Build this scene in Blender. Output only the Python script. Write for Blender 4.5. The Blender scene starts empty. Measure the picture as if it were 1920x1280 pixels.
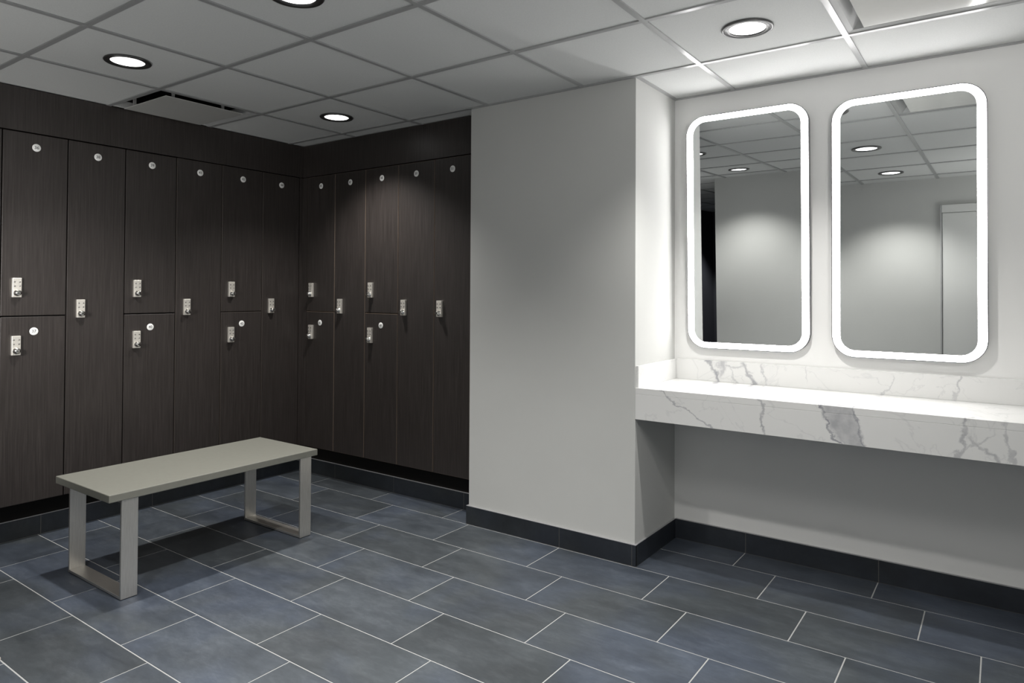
import bpy, bmesh, math, random
from mathutils import Matrix, Vector
random.seed(7)
SC = bpy.context.scene
COL = SC.collection

# ------------------------------------------------------------------ constants (metres)
ZC = 2.376                      # ceiling
XL, YB = -4.15, 3.183           # locker front planes (left / back)
XC0, XC1, YC = -2.489, -1.455, 3.075   # plastered pier
YM = 3.57                       # mirror wall
YF = -0.228                     # wall behind the camera
XR = 1.25
T, TB = 0.603, 0.3007           # floor tile pitch
Y1 = 3.0614                     # grout line along the pier foot
CGX, CGY, CA, CB = -3.5927, 1.2317, 0.6155, 0.6119   # ceiling grid origin and pitch

# ------------------------------------------------------------------ materials
def new_mat(name):
    m = bpy.data.materials.new(name); m.use_nodes = True
    nt = m.node_tree
    b = nt.nodes['Principled BSDF']
    return m, nt, b

def N(nt, kind, **kw):
    n = nt.nodes.new(kind)
    for k, v in kw.items():
        setattr(n, k, v)
    return n

def ramp(nt, fac, stops):
    r = N(nt, 'ShaderNodeValToRGB')
    els = r.color_ramp.elements
    els[0].position, els[0].color = stops[0][0], (*stops[0][1], 1)
    els[1].position, els[1].color = stops[-1][0], (*stops[-1][1], 1)
    for p, c in stops[1:-1]:
        e = els.new(p); e.color = (*c, 1)
    nt.links.new(fac, r.inputs[0])
    return r.outputs[0]

def noise(nt, scale, vec_scale=(1, 1, 1), detail=4, rough=0.55, dist=0.0, coord='Object', loc=(0, 0, 0)):
    tc = N(nt, 'ShaderNodeNewGeometry') if coord == 'World' else N(nt, 'ShaderNodeTexCoord')
    out = tc.outputs['Position'] if coord == 'World' else tc.outputs['Object']
    mp = N(nt, 'ShaderNodeMapping'); mp.inputs['Scale'].default_value = vec_scale
    mp.inputs['Location'].default_value = loc
    nt.links.new(out, mp.inputs[0])
    n = N(nt, 'ShaderNodeTexNoise')
    n.inputs['Scale'].default_value = scale; n.inputs['Detail'].default_value = detail
    n.inputs['Roughness'].default_value = rough; n.inputs['Distortion'].default_value = dist
    nt.links.new(mp.outputs[0], n.inputs['Vector'])
    return n.outputs['Fac']

def bump(nt, b, fac, strength, dist=0.001):
    bp = N(nt, 'ShaderNodeBump'); bp.inputs['Strength'].default_value = strength
    bp.inputs['Distance'].default_value = dist
    nt.links.new(fac, bp.inputs['Height']); nt.links.new(bp.outputs[0], b.inputs['Normal'])

def plain(name, c, rough=0.5, metal=0.0, var=0.06, scale=30, spec=0.5, bmp=0.0, vs=(1, 1, 1)):
    m, nt, b = new_mat(name)
    f = noise(nt, scale, vs)
    lo = tuple(x * (1 - var) for x in c); hi = tuple(min(1, x * (1 + var)) for x in c)
    nt.links.new(ramp(nt, f, [(0.3, lo), (0.7, hi)]), b.inputs['Base Color'])
    b.inputs['Roughness'].default_value = rough; b.inputs['Metallic'].default_value = metal
    b.inputs['Specular IOR Level'].default_value = spec
    if bmp: bump(nt, b, f, bmp)
    return m

M = {}
M['wall'] = plain('painted wall', (0.56, 0.565, 0.55), 0.75, var=0.012, scale=3, spec=0.2)
M['wall2'] = plain('painted wall eggshell', (0.80, 0.80, 0.79), 0.6, var=0.012, scale=3, spec=0.25)
M['tile_ceiling'] = plain('ceiling tile', (0.66, 0.67, 0.66), 0.9, var=0.035, scale=160, spec=0.1, bmp=0.25)
M['tee'] = plain('ceiling tee', (0.36, 0.365, 0.365), 0.28, var=0.01, spec=0.8)
M['grout'] = plain('grout', (0.40, 0.405, 0.40), 0.9, var=0.05, scale=60, spec=0.1)
M['grout_dark'] = plain('grout on base', (0.12, 0.12, 0.115), 0.9, var=0.05, scale=60, spec=0.1)
M['edge_light'] = plain('pale base cap', (0.30, 0.30, 0.31), 0.5, var=0.03)
M['black'] = plain('black void', (0.006, 0.006, 0.006), 0.7, var=0.05, spec=0.2)
M['kick'] = plain('kick board', (0.010, 0.009, 0.008), 0.6, var=0.05, spec=0.2)
M['ring_trim'] = plain('downlight trim', (0.13, 0.13, 0.13), 0.30, 0.9, var=0.03)
M['plate_white'] = plain('diffuser plate', (0.60, 0.60, 0.575), 0.12, var=0.015, spec=0.5)
M['diffuser_frame'] = plain('diffuser frame', (0.45, 0.455, 0.45), 0.4, var=0.02)
M['steel_lock'] = plain('satin nickel', (0.90, 0.86, 0.79), 0.38, 0.7, var=0.05, scale=200)
M['chrome'] = plain('polished chrome', (0.90, 0.88, 0.84), 0.14, 1.0, var=0.02)
M['button'] = plain('lock button', (0.22, 0.21, 0.20), 0.4, 0.6, var=0.05)
M['disc'] = plain('number disc', (0.88, 0.88, 0.86), 0.45, var=0.02)
M['ink'] = plain('number ink', (0.16, 0.16, 0.16), 0.6, var=0.02)
M['mirror_frame'] = plain('mirror frame', (0.16, 0.16, 0.17), 0.35, 0.6, var=0.04)
M['navy'] = plain('dark blue wall', (0.055, 0.058, 0.072), 0.6, var=0.03)
M['rubber'] = plain('rubber pad', (0.008, 0.008, 0.008), 0.8, var=0.05)
M['door_paint'] = plain('door paint', (0.66, 0.665, 0.65), 0.35, var=0.012, scale=3)

def wood():
    m, nt, b = new_mat('dark wood laminate')
    f1 = noise(nt, 9.0, (14, 14, 0.35), 6, 0.65, coord='World')
    f2 = noise(nt, 40.0, (9, 9, 0.12), 4, 0.6, coord='World')
    mx = N(nt, 'ShaderNodeMix', data_type='FLOAT'); mx.inputs[0].default_value = 0.5
    nt.links.new(f1, mx.inputs[2]); nt.links.new(f2, mx.inputs[3])
    c = ramp(nt, mx.outputs[0], [(0.33, (0.0155, 0.0125, 0.0110)), (0.5, (0.030, 0.0250, 0.0230)), (0.68, (0.052, 0.044, 0.041))])
    nt.links.new(c, b.inputs['Base Color'])
    b.inputs['Roughness'].default_value = 0.40
    b.inputs['Specular IOR Level'].default_value = 0.55
    bump(nt, b, mx.outputs[0], 0.10, 0.0006)
    return m
M['wood'] = wood()
M['edge_glint_dim'] = plain('dim door edge painted glint', (0.055, 0.045, 0.038), 0.4, var=0.08, scale=20)  # fainter painted light catch for the farther left-wall doors
M['edge_glint'] = plain('door edge painted glint', (0.13, 0.10, 0.078), 0.35, var=0.08, scale=20)  # lighter colour stands for light caught on the back-wall door edges

def slate(name, dark=1.0, attr=True):
    m, nt, b = new_mat(name)
    big = noise(nt, 2.6, (1.0, 1.8, 1), 5, 0.6, 0.2, 'World')
    mid = noise(nt, 5.5, (1.0, 2.4, 1.5), 10, 0.62, 0.25, 'World', (3, 1, 0))
    fine = noise(nt, 70.0, (1, 2.2, 1), 6, 0.7, 0.6, 'World')
    hue = noise(nt, 1.7, (1, 1, 1), 3, 0.5, 0.3, 'World', (7, 4, 2))
    d = dark
    hr = N(nt, 'ShaderNodeMapRange'); hr.inputs[1].default_value = 0.42; hr.inputs[2].default_value = 0.60
    nt.links.new(hue, hr.inputs[0])
    f3 = noise(nt, 24.0, (1, 2.4, 1), 9, 0.7, 0.5, 'World', (1, 5, 2))
    mxx = N(nt, 'ShaderNodeMix', data_type='FLOAT'); mxx.inputs[0].default_value = 0.42
    nt.links.new(mid, mxx.inputs[2]); nt.links.new(f3, mxx.inputs[3]); mid2 = mxx.outputs[0]
    cool = ramp(nt, mid2, [(0.25, (0.036*d, 0.045*d, 0.062*d)), (0.5, (0.057*d, 0.070*d, 0.094*d)), (0.78, (0.100*d, 0.117*d, 0.147*d))])
    neut = ramp(nt, mid2, [(0.25, (0.037*d, 0.044*d, 0.050*d)), (0.5, (0.058*d, 0.067*d, 0.075*d)), (0.78, (0.098*d, 0.110*d, 0.120*d))])
    mx = N(nt, 'ShaderNodeMix', data_type='RGBA')
    fac = hr.outputs[0]
    if attr:
        at = N(nt, 'ShaderNodeAttribute', attribute_name='tone')
        ad = N(nt, 'ShaderNodeMath', operation='ADD', use_clamp=True)
        sb = N(nt, 'ShaderNodeMath', operation='MULTIPLY_ADD'); sb.inputs[1].default_value = 0.7; sb.inputs[2].default_value = -0.35
        nt.links.new(at.outputs['Fac'], sb.inputs[0]); nt.links.new(sb.outputs[0], ad.inputs[0]); nt.links.new(hr.outputs[0], ad.inputs[1])
        fac = ad.outputs[0]
    nt.links.new(fac, mx.inputs[0]); nt.links.new(neut, mx.inputs[6]); nt.links.new(cool, mx.inputs[7])
    sc = N(nt, 'ShaderNodeMapRange'); sc.inputs[1].default_value = 0.3; sc.inputs[2].default_value = 0.7
    sc.inputs[3].default_value = 0.72; sc.inputs[4].default_value = 1.25
    nt.links.new(big, sc.inputs[0])
    ml = N(nt, 'ShaderNodeVectorMath', operation='SCALE')
    nt.links.new(mx.outputs[2], ml.inputs[0]); nt.links.new(sc.outputs[0], ml.inputs['Scale'])
    out = ml.outputs[0]
    if attr:
        s2 = N(nt, 'ShaderNodeMapRange'); s2.inputs[3].default_value = 0.86; s2.inputs[4].default_value = 1.14
        nt.links.new(at.outputs['Fac'], s2.inputs[0])
        m2 = N(nt, 'ShaderNodeVectorMath', operation='SCALE')
        nt.links.new(out, m2.inputs[0]); nt.links.new(s2.outputs[0], m2.inputs['Scale']); out = m2.outputs[0]
    nt.links.new(out, b.inputs['Base Color'])
    rr = N(nt, 'ShaderNodeMapRange'); rr.inputs[3].default_value = 0.40; rr.inputs[4].default_value = 0.56
    nt.links.new(mid, rr.inputs[0]); nt.links.new(rr.outputs[0], b.inputs['Roughness'])
    b.inputs['Specular IOR Level'].default_value = 0.5
    mb = N(nt, 'ShaderNodeMix', data_type='FLOAT'); mb.inputs[0].default_value = 0.3
    nt.links.new(mid, mb.inputs[2]); nt.links.new(fine, mb.inputs[3])
    bump(nt, b, mb.outputs[0], 0.35, 0.002)
    return m
M['slate'] = slate('slate floor tile', 1.0)
M['slate_base'] = slate('slate base tile', 0.33, False)

def steel():
    m, nt, b = new_mat('brushed steel')
    f = noise(nt, 30.0, (16, 16, 0.5), 5, 0.6)
    g = noise(nt, 4.0, (1, 1, 1.5), 4, 0.6)
    nt.links.new(ramp(nt, f, [(0.3, (0.66, 0.635, 0.59)), (0.7, (0.80, 0.775, 0.73))]), b.inputs['Base Color'])
    b.inputs['Metallic'].default_value = 0.88
    rr = N(nt, 'ShaderNodeMapRange'); rr.inputs[3].default_value = 0.30; rr.inputs[4].default_value = 0.46
    nt.links.new(g, rr.inputs[0]); nt.links.new(rr.outputs[0], b.inputs['Roughness'])
    bump(nt, b, f, 0.08, 0.0004)
    return m
M['steel'] = steel()
M['bench_top'] = plain('bench slab', (0.215, 0.215, 0.187), 0.42, var=0.03, scale=45)

def mirror():
    m, nt, b = new_mat('mirror glass')
    nt.links.new(ramp(nt, noise(nt, 2, (1, 1, 1)), [(0.3, (0.74, 0.76, 0.76)), (0.7, (0.755, 0.775, 0.775))]), b.inputs['Base Color'])
    b.inputs['Metallic'].default_value = 1.0; b.inputs['Roughness'].default_value = 0.0
    return m
M['mirror'] = mirror()

def emit(name, col, s):
    m, nt, b = new_mat(name)
    b.inputs['Base Color'].default_value = (0.8, 0.8, 0.8, 1)
    f = noise(nt, 40)
    mr = N(nt, 'ShaderNodeMapRange'); mr.inputs[3].default_value = s * 0.97; mr.inputs[4].default_value = s * 1.03
    nt.links.new(f, mr.inputs[0]); nt.links.new(mr.outputs[0], b.inputs['Emission Strength'])
    b.inputs['Emission Color'].default_value = (*col, 1)
    return m
M['led'] = emit('frosted light border', (1.0, 0.985, 0.98), 18.0)
M['lens'] = emit('downlight lens', (1.0, 0.985, 0.97), 5.0)

def marble():
    m, nt, b = new_mat('white marble')
    geo = N(nt, 'ShaderNodeNewGeometry')
    nz = N(nt, 'ShaderNodeTexNoise'); nz.inputs['Scale'].default_value = 11; nz.inputs['Detail'].default_value = 7
    nz.inputs['Roughness'].default_value = 0.62
    nt.links.new(geo.outputs['Position'], nz.inputs['Vector'])
    sx = N(nt, 'ShaderNodeSeparateXYZ'); nt.links.new(geo.outputs['Position'], sx.inputs[0])
    sn = N(nt, 'ShaderNodeSeparateColor'); nt.links.new(nz.outputs['Color'], sn.inputs[0])
    def math2(op, a, bb, clamp=False):
        n = N(nt, 'ShaderNodeMath', operation=op, use_clamp=clamp)
        for i, v in enumerate((a, bb)):
            if v is None: continue
            if isinstance(v, (int, float)): n.inputs[i].default_value = v
            else: nt.links.new(v, n.inputs[i])
        return n.outputs[0]
    X, Y, Z = sx.outputs[0], sx.outputs[1], sx.outputs[2]
    wx = math2('ADD', X, math2('MULTIPLY', math2('SUBTRACT', sn.outputs[0], 0.5), 0.13))
    wz = math2('ADD', Z, math2('MULTIPLY', math2('SUBTRACT', sn.outputs[1], 0.5), 0.13))
    total = None
    def add(v):
        nonlocal total
        total = v if total is None else math2('MAXIMUM', total, v)
    def smooth(v, e0, e1):
        mr = N(nt, 'ShaderNodeMapRange', interpolation_type='SMOOTHSTEP')
        mr.inputs[1].default_value = e0; mr.inputs[2].default_value = e1
        mr.inputs[3].default_value = 0; mr.inputs[4].default_value = 1
        nt.links.new(v, mr.inputs[0]); return mr.outputs[0]
    def vein(xa, za, xb, zb, w, s, y0=None, y1=None, soft=0.05):
        # a line from a to b in the X/Z plane, shown only between those two ends and in the y range
        L = math.hypot(xb - xa, zb - za); ux, uz = (xb - xa) / L, (zb - za) / L
        dx = math2('SUBTRACT', wx, xa); dz = math2('SUBTRACT', wz, za)
        d = math2('ABSOLUTE', math2('SUBTRACT', math2('MULTIPLY', dx, uz), math2('MULTIPLY', dz, ux)), None)
        t = math2('ADD', math2('MULTIPLY', dx, ux), math2('MULTIPLY', dz, uz))
        v = smooth(d, w, w * 0.15)
        v = math2('MULTIPLY', v, smooth(t, -soft, 0.0)); v = math2('MULTIPLY', v, smooth(t, L + soft, L))
        if y0 is not None:
            v = math2('MULTIPLY', v, math2('GREATER_THAN', Y, y0)); v = math2('MULTIPLY', v, math2('LESS_THAN', Y, y1))
        add(math2('MULTIPLY', v, s))
    F0, F1 = 3.0, 3.12     # apron zone
    B0, B1 = 3.45, 3.60    # backsplash zone
    # broad grey band across the apron, with two darker borders
    def band(xleft, xright, s):
        c = 0.5 * (xleft + xright); h = 0.5 * (xright - xleft)
        q = math2('SUBTRACT', wx, math2('MULTIPLY', math2('SUBTRACT', 0.86, Z), 0.45))
        d = math2('ABSOLUTE', math2('SUBTRACT', q, c), None)
        v = smooth(d, h + 0.010, h - 0.012)
        v = math2('MULTIPLY', v, math2('GREATER_THAN', Y, F0)); v = math2('MULTIPLY', v, math2('LESS_THAN', Y, F1))
        add(math2('MULTIPLY', v, s))
    band(-0.615, -0.505, 0.50)
    vein(-0.620, 0.875, -0.545, 0.69, 0.008, 0.85, F0, F1)
    vein(-0.510, 0.875, -0.440, 0.69, 0.012, 0.80, F0, F1)
    vein(-0.862, 0.875, -0.850, 0.69, 0.010, 0.55, F0, F1)
    vein(-1.330, 0.860, -1.080, 0.715, 0.008, 0.50, F0, F1)
    vein(-0.105, 0.875, -0.135, 0.715, 0.012, 0.50, F0, F1)
    vein(-0.135, 0.735, -0.055, 0.80, 0.008, 0.35, F0, F1)
    vein(-0.080, 0.775, 0.00, 0.705, 0.013, 0.45, F0, F1)
    vein(0.015, 0.82, 0.02, 0.70, 0.010, 0.40, F0, F1)
    vein(-1.265, 0.98, -1.205, 0.865, 0.018, 0.62, B0, B1)
    vein(-1.190, 0.98, -1.195, 0.930, 0.025, 0.55, B0, B1)
    vein(-1.160, 0.955, -1.060, 0.930, 0.012, 0.45, B0, B1)
    vein(-1.075, 0.95, -1.025, 0.860, 0.014, 0.58, B0, B1)
    vein(-1.150, 0.935, -1.120, 0.880, 0.008, 0.30, B0, B1)
    vein(-0.995, 0.98, -0.978, 0.860, 0.007, 0.35, B0, B1)
    vein(-0.770, 0.98, -0.775, 0.920, 0.006, 0.22, B0, B1)
    vein(-0.415, 0.93, -0.440, 0.860, 0.006, 0.32, B0, B1)
    vein(-0.150, 0.98, -0.165, 0.905, 0.010, 0.38, B0, B1)
    # faint overall clouding and hairline veins
    n2 = N(nt, 'ShaderNodeTexNoise'); n2.inputs['Scale'].default_value = 3.2; n2.inputs['Detail'].default_value = 8
    n2.inputs['Distortion'].default_value = 1.4
    nt.links.new(geo.outputs['Position'], n2.inputs['Vector'])
    hair = math2('ABSOLUTE', math2('SUBTRACT', n2.outputs['Fac'], 0.5), None)
    add(math2('MULTIPLY', smooth(hair, 0.012, 0.0), 0.13))
    cl = N(nt, 'ShaderNodeTexNoise'); cl.inputs['Scale'].default_value = 26; cl.inputs['Detail'].default_value = 6
    nt.links.new(geo.outputs['Position'], cl.inputs['Vector'])
    mod = N(nt, 'ShaderNodeMapRange'); mod.inputs[1].default_value = 0.3; mod.inputs[2].default_value = 0.7
    mod.inputs[3].default_value = 0.55; mod.inputs[4].default_value = 1.15
    nt.links.new(cl.outputs['Fac'], mod.inputs[0])
    tot = math2('MULTIPLY', total, mod.outputs[0], True)
    mx = N(nt, 'ShaderNodeMix', data_type='RGBA')
    mx.inputs[6].default_value = (0.76, 0.76, 0.75, 1); mx.inputs[7].default_value = (0.17, 0.175, 0.215, 1)
    nt.links.new(tot, mx.inputs[0])
    nt.links.new(mx.outputs[2], b.inputs['Base Color'])
    b.inputs['Roughness'].default_value = 0.22
    return m
M['marble'] = marble()

# ------------------------------------------------------------------ mesh helpers
def mesh_obj(name, bm, mats, parent=None, smooth=False):
    me = bpy.data.meshes.new(name)
    bm.normal_update(); bm.to_mesh(me); bm.free()
    for m in (mats if isinstance(mats, (list, tuple)) else [mats]):
        me.materials.append(M[m])
    if smooth:
        for p in me.polygons: p.use_smooth = True
    o = bpy.data.objects.new(name, me); COL.objects.link(o)
    if parent: o.parent = parent
    return o

def add_box(bm, x0, x1, y0, y1, z0, z1, mi=0, bev=0.0, mat=None):
    t = bmesh.new()
    vs = [t.verts.new((x, y, z)) for x in (x0, x1) for y in (y0, y1) for z in (z0, z1)]
    for q in ((0, 1, 3, 2), (4, 6, 7, 5), (0, 4, 5, 1), (2, 3, 7, 6), (0, 2, 6, 4), (1, 5, 7, 3)):
        t.faces.new([vs[i] for i in q])
    bmesh.ops.recalc_face_normals(t, faces=t.faces)
    if bev > 0:
        bmesh.ops.bevel(t, geom=list(t.edges), offset=bev, segments=2, affect='EDGES', profile=0.5)
    if mat is not None: bmesh.ops.transform(t, matrix=mat, verts=t.verts)
    join(bm, t, mi)

def join(bm, t, mi=0):
    mp = {}
    for v in t.verts: mp[v] = bm.verts.new(v.co)
    for f in t.faces:
        try:
            nf = bm.faces.new([mp[v] for v in f.verts]); nf.material_index = mi if mi is not None else f.material_index
            nf.smooth = f.smooth
        except ValueError: pass
    t.free()

def add_lathe(bm, prof, n=48, mi=0, mat=None, smooth=True, close=False):
    """prof: (r, z) list; revolves round Z"""
    t = bmesh.new(); rings = []
    for r, z in prof:
        if r < 1e-6: rings.append([t.verts.new((0, 0, z))])
        else: rings.append([t.verts.new((r * math.cos(2*math.pi*i/n), r * math.sin(2*math.pi*i/n), z)) for i in range(n)])
    for a, b in zip(rings, rings[1:]):
        for i in range(n):
            j = (i + 1) % n
            if len(a) == 1 and len(b) > 1: f = t.faces.new((a[0], b[i], b[j]))
            elif len(b) == 1 and len(a) > 1: f = t.faces.new((a[i], b[0], a[j]))
            elif len(a) > 1: f = t.faces.new((a[i], b[i], b[j], a[j]))
            else: continue
            f.smooth = smooth
    bmesh.ops.recalc_face_normals(t, faces=t.faces)
    if mat is not None: bmesh.ops.transform(t, matrix=mat, verts=t.verts)
    join(bm, t, mi)

def box_obj(name, dims, mat, parent=None, bev=0.0):
    bm = bmesh.new(); add_box(bm, *dims, bev=bev); return mesh_obj(name, bm, mat, parent)

def struct(o):
    o['kind'] = 'structure'; return o

def tag(o, label, cat, group=None):
    o['label'] = label; o['category'] = cat
    if group: o['group'] = group
    return o

def empty(name, loc, rot=(0, 0, 0)):
    o = bpy.data.objects.new(name, None); o.empty_display_size = 0.05
    COL.objects.link(o); o.location = loc; o.rotation_euler = rot
    return o

# ------------------------------------------------------------------ floor
def make_floor():
    bm = bmesh.new()
    tone = bm.faces.layers.float.new('tone_tmp')
    X0, X1, Y0, Y1_ = -4.27, XR, -5.2, YM
    # grout bed
    add_box(bm, X0 - 0.4, X1 + 0.1, Y0 - 0.1, Y1_ + 0.1, -0.12, -0.0012, 1)
    tones = []
    n0 = len(bm.faces)
    g = 0.0022
    for row in range(-1, 29):
        yt = Y1 - (row - 1) * TB; yb = yt - TB
        off = (-3.083 + 0.201 * ((row - 1) % 3))
        k0 = int(math.floor((X0 - off) / T)) - 1
        for k in range(k0, k0 + 14):
            xa, xb = off + k * T, off + (k + 1) * T
            xa2, xb2, ya2, yb2 = max(xa + g, X0), min(xb - g, X1), max(yb + g, Y0), min(yt - g, Y1_)
            if xb2 - xa2 < 0.01 or yb2 - ya2 < 0.01: continue
            before = len(bm.faces)
            b = 0.0010
            lo = [bm.verts.new((x, y, -0.0014)) for x, y in ((xa2, ya2), (xb2, ya2), (xb2, yb2), (xa2, yb2))]
            hi = [bm.verts.new((x, y, 0.0)) for x, y in ((xa2+b, ya2+b), (xb2-b, ya2+b), (xb2-b, yb2-b), (xa2+b, yb2-b))]
            fs = [bm.faces.new(hi)] + [bm.faces.new((lo[i], lo[(i+1) % 4], hi[(i+1) % 4], hi[i])) for i in range(4)]
            tv = random.random()
            for f in fs: f[tone] = tv
    vals = [f[tone] for f in bm.faces]
    me = bpy.data.meshes.new('floor'); bm.normal_update(); bm.to_mesh(me); bm.free()
    me.materials.append(M['slate']); me.materials.append(M['grout'])
    a = me.attributes.new('tone', 'FLOAT', 'FACE')
    for i, v in enumerate(vals): a.data[i].value = v
    o = bpy.data.objects.new('floor', me); COL.objects.link(o)
    return struct(o)
make_floor()

# ------------------------------------------------------------------ ceiling
LIGHTS = [(0.5, 0.5), (2.5, 0.5), (0.5, 2.5), (4.5, 2.5), (4.5, 0.5), (4.5, -1.5), (2.5, -1.5)]
DIFFS = [(-1, 1), (5, 2)]
def gx(c): return CGX + CA * c
def gy(r): return CGY + CB * r
RO = 0.096
def make_ceiling():
    bm = bmesh.new()
    cx0, cx1, cy0, cy1 = XL - 0.02, XR, -5.1, YM
    holes = {(int(math.floor(a)), int(math.floor(b))) for a, b in LIGHTS}
    zt = ZC + 0.006
    for c in range(-2, 9):
        for r in range(-11, 5):
            x0, x1 = max(gx(c) + 0.008, cx0), min(gx(c + 1) - 0.008, cx1)
            y0, y1 = max(gy(r) + 0.008, cy0), min(gy(r + 1) - 0.008, cy1)
            if x1 - x0 < 0.01 or y1 - y0 < 0.01 or (c, r) in DIFFS: continue
            if (c, r) in holes:
                mx, my = gx(c + 0.5), gy(r + 0.5); n = 48
                inner, outer = [], []
                for i in range(n):
                    a = 2 * math.pi * (i + 0.5) / n; ca, sa = math.cos(a), math.sin(a)
                    inner.append(bm.verts.new((mx + (RO - 0.006) * ca, my + (RO - 0.006) * sa, zt)))
                    s = min((x1 - mx) / abs(ca) if ca else 9, (y1 - my) / abs(sa) if sa else 9)
                    outer.append(bm.verts.new((mx + s * ca, my + s * sa, zt)))
                for i in range(n):
                    j = (i + 1) % n
                    bm.faces.new((inner[i], inner[j], outer[j], outer[i]))
                # corner fillers
                for (sx_, sy_) in ((x1, y1), (x0, y1), (x0, y0), (x1, y0)):
                    cands = sorted(outer, key=lambda v: (v.co.x - sx_)**2 + (v.co.y - sy_)**2)[:2]
                    bm.faces.new((cands[0], cands[1], bm.verts.new((sx_, sy_, zt))))
            else:
                bm.faces.new([bm.verts.new(p) for p in ((x0, y0, zt), (x0, y1, zt), (x1, y1, zt), (x1, y0, zt))])
    # tees
    hw = 0.0115
    for c in range(-2, 9):
        x = gx(c)
        if cx0 < x < cx1: add_box(bm, x - hw, x + hw, cy0, cy1, ZC, ZC + 0.012, 1)
    for r in range(-11, 5):
        y = gy(r)
        if cy0 < y < cy1: add_box(bm, cx0, cx1, y - hw, y + hw, ZC + 0.0004, ZC + 0.0124, 1)
    # slab above to seal the plenum
    add_box(bm, cx0 - 0.7, cx1 + 0.1, cy0 - 0.2, cy1 + 0.1, ZC + 0.28, ZC + 0.34, 2)
    return struct(mesh_obj('ceiling', bm, ['tile_ceiling', 'tee', 'black']))
make_ceiling()

# wall angles (perimeter trim of the ceiling grid)
def wall_angle(i, dims):
    return struct(box_obj('trim_%d' % i, dims, 'tee'))
wa = ZC - 0.0006
wall_angle(1, (XC0, XC1 + 0.018, YC - 0.018, YC, wa, ZC + 0.02))
wall_angle(2, (XC1, XC1 + 0.018, YC, YM, wa, ZC + 0.02))
wall_angle(3, (XC1 + 0.018, XR, YM - 0.018, YM, wa, ZC + 0.02))

# ------------------------------------------------------------------ walls
ZW = ZC + 0.28
struct(box_obj('wall_center', (XC0, XC1, YC, YM + 0.1, 0, ZW), 'wall', bev=0.0015))
struct(box_obj('wall_back', (XC1, XR + 0.1, YM, YM + 0.1, 0, ZW), 'wall2'))
struct(box_obj('wall_right', (XR, XR + 0.1, YF, YM, 0, ZW), 'wall'))
struct(box_obj('wall_front', (-2.475, XR + 0.1, YF - 0.12, YF, 0, ZW), 'wall'))
struct(box_obj('wall_left', (-4.72, -4.66, -5.2, YM + 0.1, 0, ZW), 'kick'))
struct(box_obj('wall_back_lockers', (-4.66, XC0, YM + 0.12, YM + 0.18, 0, ZW), 'kick'))
struct(box_obj('wall_far', (-4.66, XR, -5.2, -5.1, 0, ZW), 'navy'))
# dark laminate panelling that carries on along the left wall past the lockers
struct(box_obj('wall_left_panelling', (XL - 0.3, XL - 0.002, -1.0, 1.024, 0.0, ZC), 'wood'))
struct(box_obj('wall_left_far', (XL - 0.3, XL - 0.002, -5.1, -1.0, 0.0, ZC), 'navy'))
struct(box_obj('wall_corridor', (-2.475, XR, -3.6, -3.5, 0, ZW), 'kick'))

# ------------------------------------------------------------------ fascias, fillers, kick boards
Z0, ZS, Z1 = 0.21, 1.1855, 2.146     # door bottom, split, door top
struct(box_obj('trim_4', (XL - 0.02, XL, 1.024, YB, Z1 + 0.004, ZC), 'wood', bev=0.001))            # left fascia
struct(box_obj('trim_5', (XL, XC0 - 0.0, YB, YB + 0.02, Z1 + 0.004, ZC), 'wood', bev=0.001))         # back fascia
struct(box_obj('trim_6', (XL - 0.02, XL - 0.001, 3.158, YB + 0.02, Z0, Z1), 'wood'))                  # corner filler left
struct(box_obj('trim_7', (XL - 0.001, -4.098, YB + 0.001, YB + 0.02, Z0, Z1), 'wood'))                # corner filler back
struct(box_obj('trim_8', (-4.275, -4.265, 1.0, 3.26, 0.0, Z0 + 0.02), 'kick'))                        # kick boards
struct(box_obj('trim_9', (-4.265, XC0, 3.26, 3.27, 0.0, Z0 + 0.02), 'kick'))

# ------------------------------------------------------------------ baseboards
def baseboard(name, p0, p1, nrm, joints, h=0.105, th=0.010, cap=True):
    """run from p0 to p1 (x,y); nrm points into the room; joints are distances along the run"""
    p0, p1 = Vector((*p0, 0)), Vector((*p1, 0)); d = (p1 - p0); L = d.length; d.normalize()
    nv = Vector((*nrm, 0))
    mat = Matrix(((d.x, nv.x, 0, p0.x), (d.y, nv.y, 0, p0.y), (0, 0, 1, 0), (0, 0, 0, 1)))
    bm = bmesh.new()
    add_box(bm, 0, L, 0, th - 0.002, 0.0, h - 0.002, 1, mat=mat)
    js = [0] + sorted(j for j in joints if 0.01 < j < L - 0.01) + [L]
    for a, b in zip(js, js[1:]):
        ga = 0.0018 if a > 0 else 0.0; gb = 0.0018 if b < L else 0.0
        add_box(bm, a + ga, b - gb, 0.001, th, 0.003, h - 0.002, 0, bev=0.0006, mat=mat)
    if cap: add_box(bm, 0, L, 0, th - 0.0005, h - 0.002, h, 2, mat=mat)
    bmesh.ops.recalc_face_normals(bm, faces=bm.faces)
    return struct(mesh_obj(name, bm, ['slate_base', 'grout_dark', 'edge_light']))
PB = 0.011
baseboard('baseboard_center', (XC0 - PB, YC), (XC1 + PB, YC), (0, -1), [-1.878 - (XC0 - PB), XC1 - XC0], th=PB + 0.001)
baseboard('baseboard_center_side', (XC1, YC), (XC1, YM - PB), (1, 0), [0.003], th=PB)
baseboard('baseboard_center_left', (XC0, 3.247), (XC0, YC), (-1, 0), [], th=PB)
baseboard('baseboard_back', (XC1 + PB, YM), (XR, YM), (0, -1), [-1.070 - XC1 - PB + T*k for k in range(5)], th=PB)
baseboard('baseboard_left', (-4.265, 1.0), (-4.265, 3.26), (1, 0), [0.57, 1.172, 1.775], th=PB, cap=True)
baseboard('baseboard_back_lockers', (-4.255, 3.26), (XC0, 3.26), (0, -1), [-3.85 + 4.255, -3.268 + 4.255, -2.672 + 4.255], th=PB)
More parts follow.
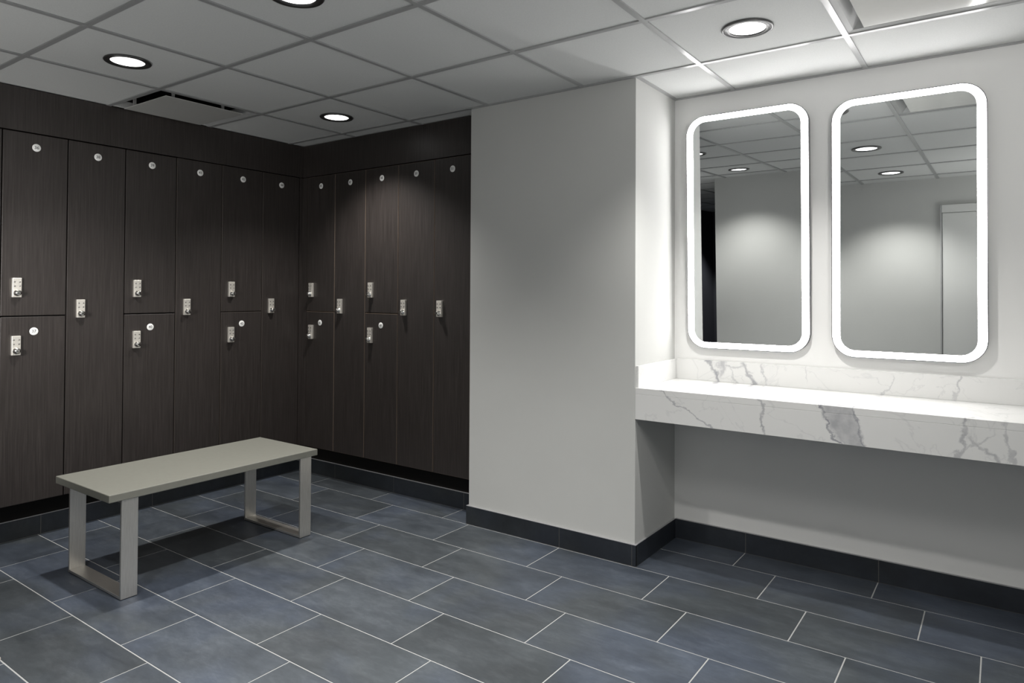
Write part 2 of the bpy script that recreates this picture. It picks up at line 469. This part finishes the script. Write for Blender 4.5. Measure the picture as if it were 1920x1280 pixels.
baseboard('baseboard_right', (XR, YF), (XR, YM - PB), (-1, 0), [0.6 * k for k in range(1, 7)], th=PB)
baseboard('baseboard_front', (-2.475, YF), (-0.50, YF), (0, 1), [0.603, 1.206], th=PB)

# ------------------------------------------------------------------ door behind the camera (seen in the mirror)
def make_door():
    r = empty('door_1', (0, YF, 0)); struct(r)
    x0, x1, h = -0.535, 0.62, 2.13
    bm = bmesh.new()
    add_box(bm, x0 + 0.038, x0 + 0.05, 0.001, 0.030, 0, h, 1, bev=0.002)
    add_box(bm, x1 - 0.05, x1, 0.001, 0.030, 0, h, bev=0.002)
    add_box(bm, x0 + 0.05, x1 - 0.05, 0.001, 0.030, h - 0.07, h, bev=0.002)
    mesh_obj('frame', bm, ['door_paint', 'tee'], r)
    leaf = box_obj('leaf', (x0 + 0.053, x1 - 0.053, 0.002, 0.016, 0.008, h - 0.073), 'door_paint', r, bev=0.001)
    bm = bmesh.new()
    rot = Matrix.Translation((x1 - 0.12, 0.017, 1.0)) @ Matrix.Rotation(-math.pi/2, 4, 'X')
    add_lathe(bm, [(0.0, 0), (0.026, 0), (0.026, 0.008), (0.010, 0.010), (0.010, 0.045), (0.0, 0.045)], 24, mat=rot)
    add_box(bm, x1 - 0.24, x1 - 0.11, 0.048, 0.062, 0.990, 1.010, bev=0.004)
    mesh_obj('handle', bm, 'steel_lock', leaf)
make_door()

# ------------------------------------------------------------------ lockers
def number_mesh(txt, size):
    cu = bpy.data.curves.new('num', 'FONT'); cu.body = txt; cu.size = size
    cu.align_x = 'CENTER'; cu.align_y = 'CENTER'; cu.extrude = 0.0003; cu.resolution_u = 4; cu.offset = 0.0004
    o = bpy.data.objects.new('numtmp', cu); COL.objects.link(o)
    bpy.context.view_layer.update()
    dg = bpy.context.evaluated_depsgraph_get()
    me = bpy.data.meshes.new_from_object(o.evaluated_get(dg))
    bpy.data.objects.remove(o); bpy.data.curves.remove(cu)
    me.materials.clear(); me.materials.append(M['ink'])
    return me

W = 0.3035
# local frame of a locker: x along the front (viewer's left to right), y = into the cabinet (front face at y = 0), z up
def local_meshes():
    d = {}
    # keypad lock body, origin at its centre on the door face
    bm = bmesh.new(); add_box(bm, -0.0205, 0.0205, -0.017, 0.0, -0.050, 0.050, bev=0.002)
    d['lock'] = bm
    bm = bmesh.new()
    RX = Matrix.Rotation(math.pi/2, 4, 'X')      # lathe axis Z -> -Y
    mt = Matrix.Translation((0.0, -0.017, -0.026)) @ RX
    add_lathe(bm, [(0.0, 0.024), (0.0115, 0.024), (0.0138, 0.0215), (0.0138, 0.004), (0.0165, 0.003), (0.0165, 0.0), (0.0, 0.0)], 28, mat=mt)
    add_box(bm, -0.0022, 0.0022, -0.0416, -0.040, -0.031, -0.021, 1)
    d['knob'] = bm
    bm = bmesh.new()
    mt = Matrix.Translation((0.0, -0.0172, 0.0)) @ RX
    add_lathe(bm, [(0.0, 0.0022), (0.0032, 0.0022), (0.0038, 0.0), (0.0, 0.0)], 14, mat=mt)
    d['button'] = bm
    bm = bmesh.new()
    add_lathe(bm, [(0.0, 0.002), (0.0190, 0.002), (0.0202, 0.0012), (0.0202, 0.0), (0.0, 0.0)], 40, mat=RX)
    d['disc'] = bm
    out = {}
    for k, v in d.items():
        o = mesh_obj(k, v, {'lock': 'steel_lock', 'knob': ['chrome', 'black'], 'button': 'button', 'disc': 'disc'}[k])
        out[k] = o.data; bpy.data.objects.remove(o)
    return out
LM = local_meshes()
def put(name, me, parent, loc, rot=(0, 0, 0)):
    o = bpy.data.objects.new(name, me); COL.objects.link(o); o.parent = parent
    o.location = loc; o.rotation_euler = rot
    return o

def make_locker(side, pos, za, zb, num, lock_z, lock_x, label, depth=0.42, width=W):
    """pos: coordinate of the locker's viewer-left edge along its wall"""
    if side == 'L': r = empty('locker', (XL, pos, za), (0, 0, math.pi/2))
    else: r = empty('locker', (pos, YB, za), (0, 0, 0))
    # for the left wall local +x maps to world +y and local +y (into cabinet) maps to world -x
    tag(r, label, 'locker', 'dark wood lockers on the left and back walls')
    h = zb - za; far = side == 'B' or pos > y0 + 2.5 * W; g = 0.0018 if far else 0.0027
    if side == 'B' or depth < 0.4: depth = min(depth, 0.40)
    # carcass: open-fronted box
    bm = bmesh.new(); t = 0.016
    a, b_ = 0.0004, width - 0.0004
    add_box(bm, a, a + t, 0.0215, depth, 0.0004, h - 0.0004)
    add_box(bm, b_ - t, b_, 0.0215, depth, 0.0004, h - 0.0004)
    add_box(bm, a + t, b_ - t, 0.0215, depth, 0.0004, t)
    add_box(bm, a + t, b_ - t, 0.0215, depth, h - t, h - 0.0004)
    add_box(bm, a + t, b_ - t, depth - 0.008, depth, t, h - t)
    mesh_obj('carcass', bm, 'black', r)
    bm = bmesh.new()
    # door leaf: slab; bevels get the painted glint, weaker on the left wall
    add_box(bm, g, width - g, 0.0, 0.020, g, h - g, 0, bev=0.0022)
    bm.faces.ensure_lookup_table(); bm.normal_update()
    for f in bm.faces:
        if -0.98 < f.normal.y < -0.1 and f.calc_area() < 0.01 * max(h, 0.3): f.material_index = 1
    door = mesh_obj('door', bm, ['wood', 'edge_glint' if side == 'B' else ('edge_glint_dim' if far else 'wood')], r)
    if num:
        dz = zb - 0.0735 if zb > 2 else zb - 0.080
        disc = put('number_disc', LM['disc'], r, (width / 2, 0.0, dz - za))
        put('number', number_mesh(num, 0.0215), disc, (0, -0.0023, 0), (math.pi/2, 0, 0))
    if lock_z:
        lk = put('keypad_lock', LM['lock'], r, (lock_x, 0.0, lock_z - za))
        put('knob', LM['knob'], lk, (0.0, 0, -0.001))
        for bx in (-0.0115, 0.0115):
            for bz in (0.030, 0.008):
                put('button', LM['button'], lk, (bx, 0, bz))
    return r

y0 = 1.3337
def ly(i): return y0 + W * i
lx = 0.0685
LT, LB, LF = 1.334, 1.035, 1.2215      # lock heights upper / lower / full
make_locker('L', ly(-1), Z0, Z1, None, None, 0, 'unnumbered dark wood locker cut off at the left edge of the photo')
make_locker('L', ly(0), ZS + 0.0005, Z1, '36', LT, lx, 'upper dark wood locker numbered 36, brightest door, above locker 37 at far left')
make_locker('L', ly(0), Z0, ZS - 0.0005, '37', LB, lx, 'lower dark wood locker numbered 37 at far left, behind the near end of the bench')
make_locker('L', ly(1), Z0, Z1, '38', LF, lx, 'full height dark wood locker numbered 38, between the 36/37 and 39/40 pairs')
make_locker('L', ly(2), ZS + 0.0005, Z1, '39', LT, lx, 'upper dark wood locker numbered 39, stacked above locker 40')
make_locker('L', ly(2), Z0, ZS - 0.0005, '40', LB, lx, 'lower dark wood locker numbered 40, behind the bench top, below locker 39')
make_locker('L', ly(3), Z0, Z1, '41', LF, lx, 'full height dark wood locker numbered 41, between the 39/40 and 42/43 pairs')
make_locker('L', ly(4), ZS + 0.0005, Z1, '42', LT, lx, 'upper dark wood locker numbered 42, stacked above locker 43')
make_locker('L', ly(4), Z0, ZS - 0.0005, '43', LB, lx, 'lower dark wood locker numbered 43, below locker 42, behind the far half of the bench')
make_locker('L', ly(5), Z0, Z1, '44', LF, lx, 'full height dark wood locker numbered 44, last on the left wall beside the corner')
WB = 0.3075
def bx(i): return -4.0965 + (0, 0.3045, 0.6135, 0.9205, 1.2330)[i]
wb = [0.3045, 0.309, 0.307, 0.3125, 0.31]
make_locker('B', bx(0), ZS - 0.004, Z1, '45', LT - 0.001, 0.062, 'upper dark wood locker numbered 45, in the shadowy corner of the back wall', width=wb[0])
make_locker('B', bx(0), Z0, ZS - 0.005, '46', LB - 0.002, 0.062, 'lower dark wood locker numbered 46, in the corner below locker 45', width=wb[0])
make_locker('B', bx(1), Z0, Z1, '47', LF, 0.066, 'full height dark wood locker numbered 47, left of spotlit locker 48', width=wb[1])
make_locker('B', bx(2), ZS - 0.004, Z1, '48', LT - 0.001, 0.062, 'upper dark wood locker numbered 48, lit by a cone of light', width=wb[2])
make_locker('B', bx(2), Z0, ZS - 0.005, '49', LB - 0.002, 0.060, 'lower dark wood locker numbered 49, below the spotlit locker 48', width=wb[2])
make_locker('B', bx(3), Z0, Z1, '50', LF, 0.060, 'full height dark wood locker numbered 50, right of lockers 48 and 49', width=wb[3])
make_locker('B', bx(4), Z0, Z1, '51', LF - 0.002, 0.054, 'full height dark wood locker numbered 51, last on the back wall beside the grey pier', width=wb[4] - 0.02)

# ------------------------------------------------------------------ bench
def make_bench():
    r = empty('bench', (-3.3165, 1.918, 0))
    tag(r, 'low bench with grey slab seat on brushed steel loop legs before the lockers', 'bench')
    bm = bmesh.new(); add_box(bm, -0.2615, 0.2615, -0.540, 0.540, 0.4265, 0.460, bev=0.003)
    mesh_obj('seat', bm, 'bench_top', r)
    for yc in (-0.450, 0.4685):
        hw = 0.035; t = 0.012; xo = 0.2545
        bm = bmesh.new()
        # closed loop of flat bar as one welded rectangle
        o = [(-xo, 0.003), (xo, 0.003), (xo, 0.4262), (-xo, 0.4262)]
        i = [(-xo + t, 0.003 + t), (xo - t, 0.003 + t), (xo - t, 0.4262 - t), (-xo + t, 0.4262 - t)]
        V = {}
        for k, pts in (('o', o), ('i', i)):
            for s in (-1, 1):
                V[k, s] = [bm.verts.new((x, yc + s * hw, z)) for x, z in pts]
        for k in range(4):
            j = (k + 1) % 4
            bm.faces.new((V['o', -1][k], V['o', -1][j], V['o', 1][j], V['o', 1][k]))
            bm.faces.new((V['i', -1][k], V['i', -1][j], V['i', 1][j], V['i', 1][k]))
            for s in (-1, 1):
                bm.faces.new((V['o', s][k], V['o', s][j], V['i', s][j], V['i', s][k]))
        bmesh.ops.recalc_face_normals(bm, faces=bm.faces)
        bmesh.ops.bevel(bm, geom=list(bm.edges), offset=0.0008, segments=1, affect='EDGES')
        leg = mesh_obj('leg', bm, 'steel', r)
        bm = bmesh.new(); add_box(bm, -xo + 0.003, xo - 0.003, yc - hw + 0.003, yc + hw - 0.003, 0.0, 0.0032)
        mesh_obj('rubber_pad', bm, 'rubber', leg)
        sgn = 1 if yc < 0 else -1
        for px in (-0.18, 0.18):
            bm = bmesh.new()
            add_box(bm, px - 0.03, px + 0.03, yc + sgn * hw, yc + sgn * (hw + 0.03), 0.4215, 0.4263, bev=0.001)
            add_lathe(bm, [(0, -0.004), (0.005, -0.003), (0.006, 0.0006), (0, 0.0006)], 12, mat=Matrix.Translation((px, yc + sgn * (hw + 0.016), 0.4215)))
            mesh_obj('mounting_tab', bm, 'steel', leg)
make_bench()

# ------------------------------------------------------------------ vanity counter
def make_counter():
    r = empty('vanity_counter', (XC1, YC, 0))
    tag(r, 'white marble vanity counter with grey veins spanning the alcove under the mirrors', 'counter')
    L = XR - XC1; D = YM - YC
    e = 0.0005
    mesh = bmesh.new(); add_box(mesh, e, L - e, 0.0, D - e, 0.832, 0.8615, bev=0.0012)
    mesh_obj('countertop', mesh, 'marble', r)
    mesh = bmesh.new(); add_box(mesh, e, L - e, 0.0, 0.022, 0.709, 0.8318, bev=0.0010)
    mesh_obj('apron', mesh, 'marble', r)
    mesh = bmesh.new(); add_box(mesh, 0.014, L - e, D - 0.013, D - e, 0.8617, 0.969, bev=0.001)
    mesh_obj('backsplash', mesh, 'marble', r)
    mesh = bmesh.new(); add_box(mesh, e, 0.0135, 0.008, D - e, 0.8617, 0.967, bev=0.001)
    mesh_obj('side_splash', mesh, 'marble', r)
make_counter()

# ------------------------------------------------------------------ lighted mirrors
def rrect(w, h, r, n=12):
    pts = []
    for cx, cy, a0 in ((w/2 - r, h/2 - r, 0), (-w/2 + r, h/2 - r, 90), (-w/2 + r, -h/2 + r, 180), (w/2 - r, -h/2 + r, 270)):
        for i in range(n + 1):
            a = math.radians(a0 + 90 * i / n); pts.append((cx + r * math.cos(a), cy + r * math.sin(a)))
    return pts
def ring_band(bm, A, ya, B, yb, mi=0):
    va = [bm.verts.new((x, ya, z)) for x, z in A]; vb = [bm.verts.new((x, yb, z)) for x, z in B]
    n = len(A)
    for i in range(n):
        j = (i + 1) % n; f = bm.faces.new((va[i], va[j], vb[j], vb[i])); f.material_index = mi
def make_mirror(cx, cz, w, h, tilt, depth, label, gap=0.006, yaw=0.0):
    r = empty('lighted_mirror', (cx, YM - gap - depth - abs(math.sin(tilt)) * h / 2 - abs(math.sin(yaw)) * w / 2, cz), (tilt, 0, yaw))
    tag(r, label, 'mirror', 'lighted mirrors over the vanity')
    # local: face at y=0, looking to -y
    R = 0.100
    o1 = rrect(w, h, R); o2 = rrect(w - 0.0076, h - 0.0076, R - 0.0038)
    back = rrect(w - 0.004, h - 0.004, R - 0.002)
    inner = rrect(w - 0.076, h - 0.066, R - 0.034)
    bm = bmesh.new()
    ring_band(bm, o1, 0.001, o1, depth)                      # side
    ring_band(bm, o1, 0.001, o2, 0.0)                        # front lip
    ring_band(bm, o2, 0.0, o2, 0.004)
    f = bm.faces.new([bm.verts.new((x, depth, z)) for x, z in back])
    ring_band(bm, o1, depth, back, depth)
    # stand-off cleats reaching the wall
    for zz in (-h * 0.33, h * 0.33):
        add_box(bm, -w * 0.3, w * 0.3, depth, depth + gap + (0.0 if tilt == 0 else 0.004 - zz * math.sin(tilt) * 0.0), zz - 0.02, zz + 0.02)
    bmesh.ops.recalc_face_normals(bm, faces=bm.faces)
    mesh_obj('frame', bm, 'mirror_frame', r)
    bm = bmesh.new(); ring_band(bm, o2, 0.0006, inner, 0.0006)
    ring_band(bm, o2, 0.0006, o2, 0.004)
    bm.normal_update()
    for f_ in bm.faces:
        if f_.normal.y > 0: f_.normal_flip()
    mesh_obj('light_border', bm, 'led', r)
    bm = bmesh.new(); ff = bm.faces.new([bm.verts.new((x, 0.0004, z)) for x, z in rrect(w - 0.0755, h - 0.0655, R - 0.034)])
    bm.normal_update()
    if ff.normal.y > 0: ff.normal_flip()
    mesh_obj('mirror_glass', bm, 'mirror', r)
make_mirror(-1.0635, 1.6445, 0.616, 1.224, math.radians(1.35), 0.022, 'left rounded mirror with glowing white border, next to the grey pier', gap=0.001, yaw=0.004)
make_mirror(-0.3535, 1.6325, 0.613, 1.212, 0.0, 0.024, 'rounded mirror with glowing white border, right one, reflecting two downlights and a door', yaw=-0.006)

# ------------------------------------------------------------------ downlights
def make_downlight(c, r_, label):
    x, y = gx(c), gy(r_)
    r = empty('recessed_downlight', (x, y, ZC))
    tag(r, label, 'ceiling light', 'recessed downlights in the ceiling tiles')
    bm = bmesh.new()
    add_lathe(bm, [(0.0965, 0.006), (0.0995, 0.001), (0.0965, -0.0025), (0.091, -0.003), (0.0735, -0.0015), (0.0705, 0.0035)], 64)
    mesh_obj('trim_ring', bm, 'ring_trim', r)
    bm = bmesh.new()
    add_lathe(bm, [(0.0708, 0.0030), (0.055, 0.005), (0.0, 0.006)], 48)
    mesh_obj('lens', bm, 'lens', r)
    bm = bmesh.new()
    add_lathe(bm, [(0.0935, 0.007), (0.0935, 0.12), (0.0, 0.12)], 32)
    mesh_obj('housing', bm, 'black', r)
    return r
LL = ['downlight with black trim nearest the left locker wall, above lockers 38 to 40',
      'downlight cut by the top edge of the photo, black trim, centre left',
      'smallest downlight, black trim, in front of the back wall lockers near the corner',
      'downlight with grey trim in front of the vanity alcove, right of the pier',
      'downlight seen only as the upper left reflection in the right mirror',
      'downlight seen only as the lower right reflection in the right mirror',
      'downlight seen only as a reflection in the left mirror',
      ]
for (c, r_), l in zip(LIGHTS, LL):
    make_downlight(c, r_, l)

# ------------------------------------------------------------------ ceiling diffusers
def make_diffuser(c, r_, label, clipx=None):
    x0, x1, y0_, y1_ = gx(c) + 0.009, gx(c + 1) - 0.009, gy(r_) + 0.009, gy(r_ + 1) - 0.009
    mx, my = (x0 + x1) / 2, (y0_ + y1_) / 2
    if clipx is not None: x0 = clipx
    r = empty('ceiling_diffuser', (mx, my, ZC)); tag(r, label, 'air vent')
    X0, X1, Y0_, Y1_ = x0 - mx, x1 - mx, y0_ - my, y1_ - my
    bm = bmesh.new()
    w = 0.022
    o = [(X0, Y0_), (X1, Y0_), (X1, Y1_), (X0, Y1_)]
    if clipx is None: i = [(X0 + w, Y0_ + w), (X1 - w, Y0_ + w), (X1 - w, Y1_ - w), (X0 + w, Y1_ - w)]
    else: i = [(X0 + 0.002, Y0_ + w), (X1 - w, Y0_ + w), (X1 - w, Y1_ - w), (X0 + 0.002, Y1_ - w)]
    n2 = 0.02
    top = [(a * 0.88 if (abs(a) > 0.1 and not (clipx is not None and a < 0)) else a, b * 0.88) for a, b in i]
    def band(A, za, B, zb, mi):
        va = [bm.verts.new((x, y, za)) for x, y in A]; vb = [bm.verts.new((x, y, zb)) for x, y in B]
        for k in range(4):
            j = (k + 1) % 4; f = bm.faces.new((va[k], va[j], vb[j], vb[k])); f.material_index = mi
    band(o, 0.004, i, 0.010, 0)
    band(i, 0.010, top, 0.045, 0)
    band(top, 0.045, top, 0.10, 1)
    f = bm.faces.new([bm.verts.new((x, y, 0.10)) for x, y in top]); f.material_index = 1
    mesh_obj('frame', bm, ['diffuser_frame', 'black'], r)
    s = 0.232
    px0 = max(-s, X0 + 0.006)
    bm = bmesh.new(); add_box(bm, px0, s, -s, s, -0.004, 0.000, bev=0.0012)
    plate = mesh_obj('plate', bm, 'plate_white', r)
    bm = bmesh.new()
    for hx, hy in ((s - 0.02, -s + 0.05), (s - 0.02, s - 0.12), (max(-s, px0) + 0.02, -s + 0.05), (max(-s, px0) + 0.02, s - 0.12)):
        add_box(bm, hx - 0.004, hx + 0.004, hy - 0.008, hy + 0.008, -0.001, 0.095)
    mesh_obj('hanger', bm, 'diffuser_frame', r)
make_diffuser(-1, 1, 'square air diffuser plate hung in the ceiling above the left lockers, dark slot round it', clipx=XL + 0.001)
make_diffuser(5, 2, 'glossy white air diffuser in the top right corner above the right mirror')

# ------------------------------------------------------------------ floor drain at the left edge
def make_drain():
    r = empty('floor_drain', (-2.945, 0.918, 0))
    tag(r, 'small round floor drain at the lower left edge of the photo', 'drain')
    bm = bmesh.new(); add_lathe(bm, [(0.034, 0.0008), (0.035, 0.0022), (0.044, 0.0022), (0.046, 0.0004)], 40)
    mesh_obj('rim', bm, 'steel_lock', r)
    bm = bmesh.new()
    add_lathe(bm, [(0.0, 0.0006), (0.0342, 0.0006)], 40)
    for k in range(-3, 4):
        hl = math.sqrt(0.033**2 - (k * 0.009)**2)
        add_box(bm, -hl, hl, k * 0.009 - 0.0015, k * 0.009 + 0.0015, 0.0006, 0.0016, 1)
    mesh_obj('grate', bm, ['black', 'steel_lock'], r)
make_drain()

# ------------------------------------------------------------------ lamps
def spot(x, y, power, size=102, blend=0.35, col=(1.0, 0.975, 0.94)):
    l = bpy.data.lights.new('downlight_or_fill_spot', 'SPOT'); l.energy = power; l.color = col
    l.spot_size = math.radians(size); l.spot_blend = blend; l.shadow_soft_size = 0.035
    o = bpy.data.objects.new('downlight_or_fill_spot', l); COL.objects.link(o)
    o.location = (x, y, ZC - 0.008)
    o.visible_camera = False
    return o
for c, r_ in LIGHTS:
    spot(gx(c), gy(r_), 84, 116, 0.75)

spot(-3.45, -4.0, 130, 104, 0.45)  # added spot without a fixture, brightens the dark far end
# added unseen fill lamps, some facing the ceiling, some the walls and lockers
def soft(loc, rot, size, power, col=(1, 0.985, 0.96), spread=180):
    l = bpy.data.lights.new('added_fill_lamp', 'AREA'); l.shape = 'DISK'; l.spread = math.radians(spread); l.size = size; l.energy = power; l.color = col
    o = bpy.data.objects.new('added_fill_lamp', l); COL.objects.link(o); o.location = loc; o.rotation_euler = rot
    return o
soft((0.62, 0.5, 1.2), (math.pi, 0, 0), 0.7, 13)
soft((0.95, 1.3, 2.15), (math.radians(86), 0, math.radians(34)), 0.4, 5, spread=110)  # added fill aimed at the mirror wall
soft((-3.3, 0.3, 0.9), (math.pi, 0, 0), 0.6, 6.5)
soft((-2.85, 0.05, 1.45), (math.radians(84), 0, math.radians(46)), 0.5, 8, spread=75)  # added fill aimed at the left lockers

# ------------------------------------------------------------------ world
w = bpy.data.worlds.new('World'); SC.world = w; w.use_nodes = True
w.node_tree.nodes['Background'].inputs[0].default_value = (0.5, 0.5, 0.5, 1)
w.node_tree.nodes['Background'].inputs[1].default_value = 0.05

# ------------------------------------------------------------------ camera (levelled with a shift lens)
yaw, pit, roll, f, cy, h = -0.6197, 0.014675, 0.0050636, 1288.23, 529.72, 1.3204
Fv = Vector((math.sin(yaw) * math.cos(pit), math.cos(yaw) * math.cos(pit), math.sin(pit)))
R0 = Vector((math.cos(yaw), -math.sin(yaw), 0)); U0 = R0.cross(Fv)
Rv = R0 * math.cos(roll) + U0 * math.sin(roll); Uv = -R0 * math.sin(roll) + U0 * math.cos(roll)
cam = bpy.data.cameras.new('camera'); co = bpy.data.objects.new('camera', cam); COL.objects.link(co)
cam.sensor_width = 36.0; cam.lens = f / 1920 * 36.0
cam.shift_y = -(640 - cy) / 1920
cam.clip_start = 0.02; cam.clip_end = 50
mw = Matrix.Identity(4)
for i in range(3):
    mw[i][0], mw[i][1], mw[i][2] = Rv[i], Uv[i], -Fv[i]
mw[0][3], mw[1][3], mw[2][3] = 0, 0, h
co.matrix_world = mw
SC.camera = co
SC.view_settings.view_transform = 'Standard'
SC.view_settings.look = 'None'
SC.view_settings.exposure = 0.0
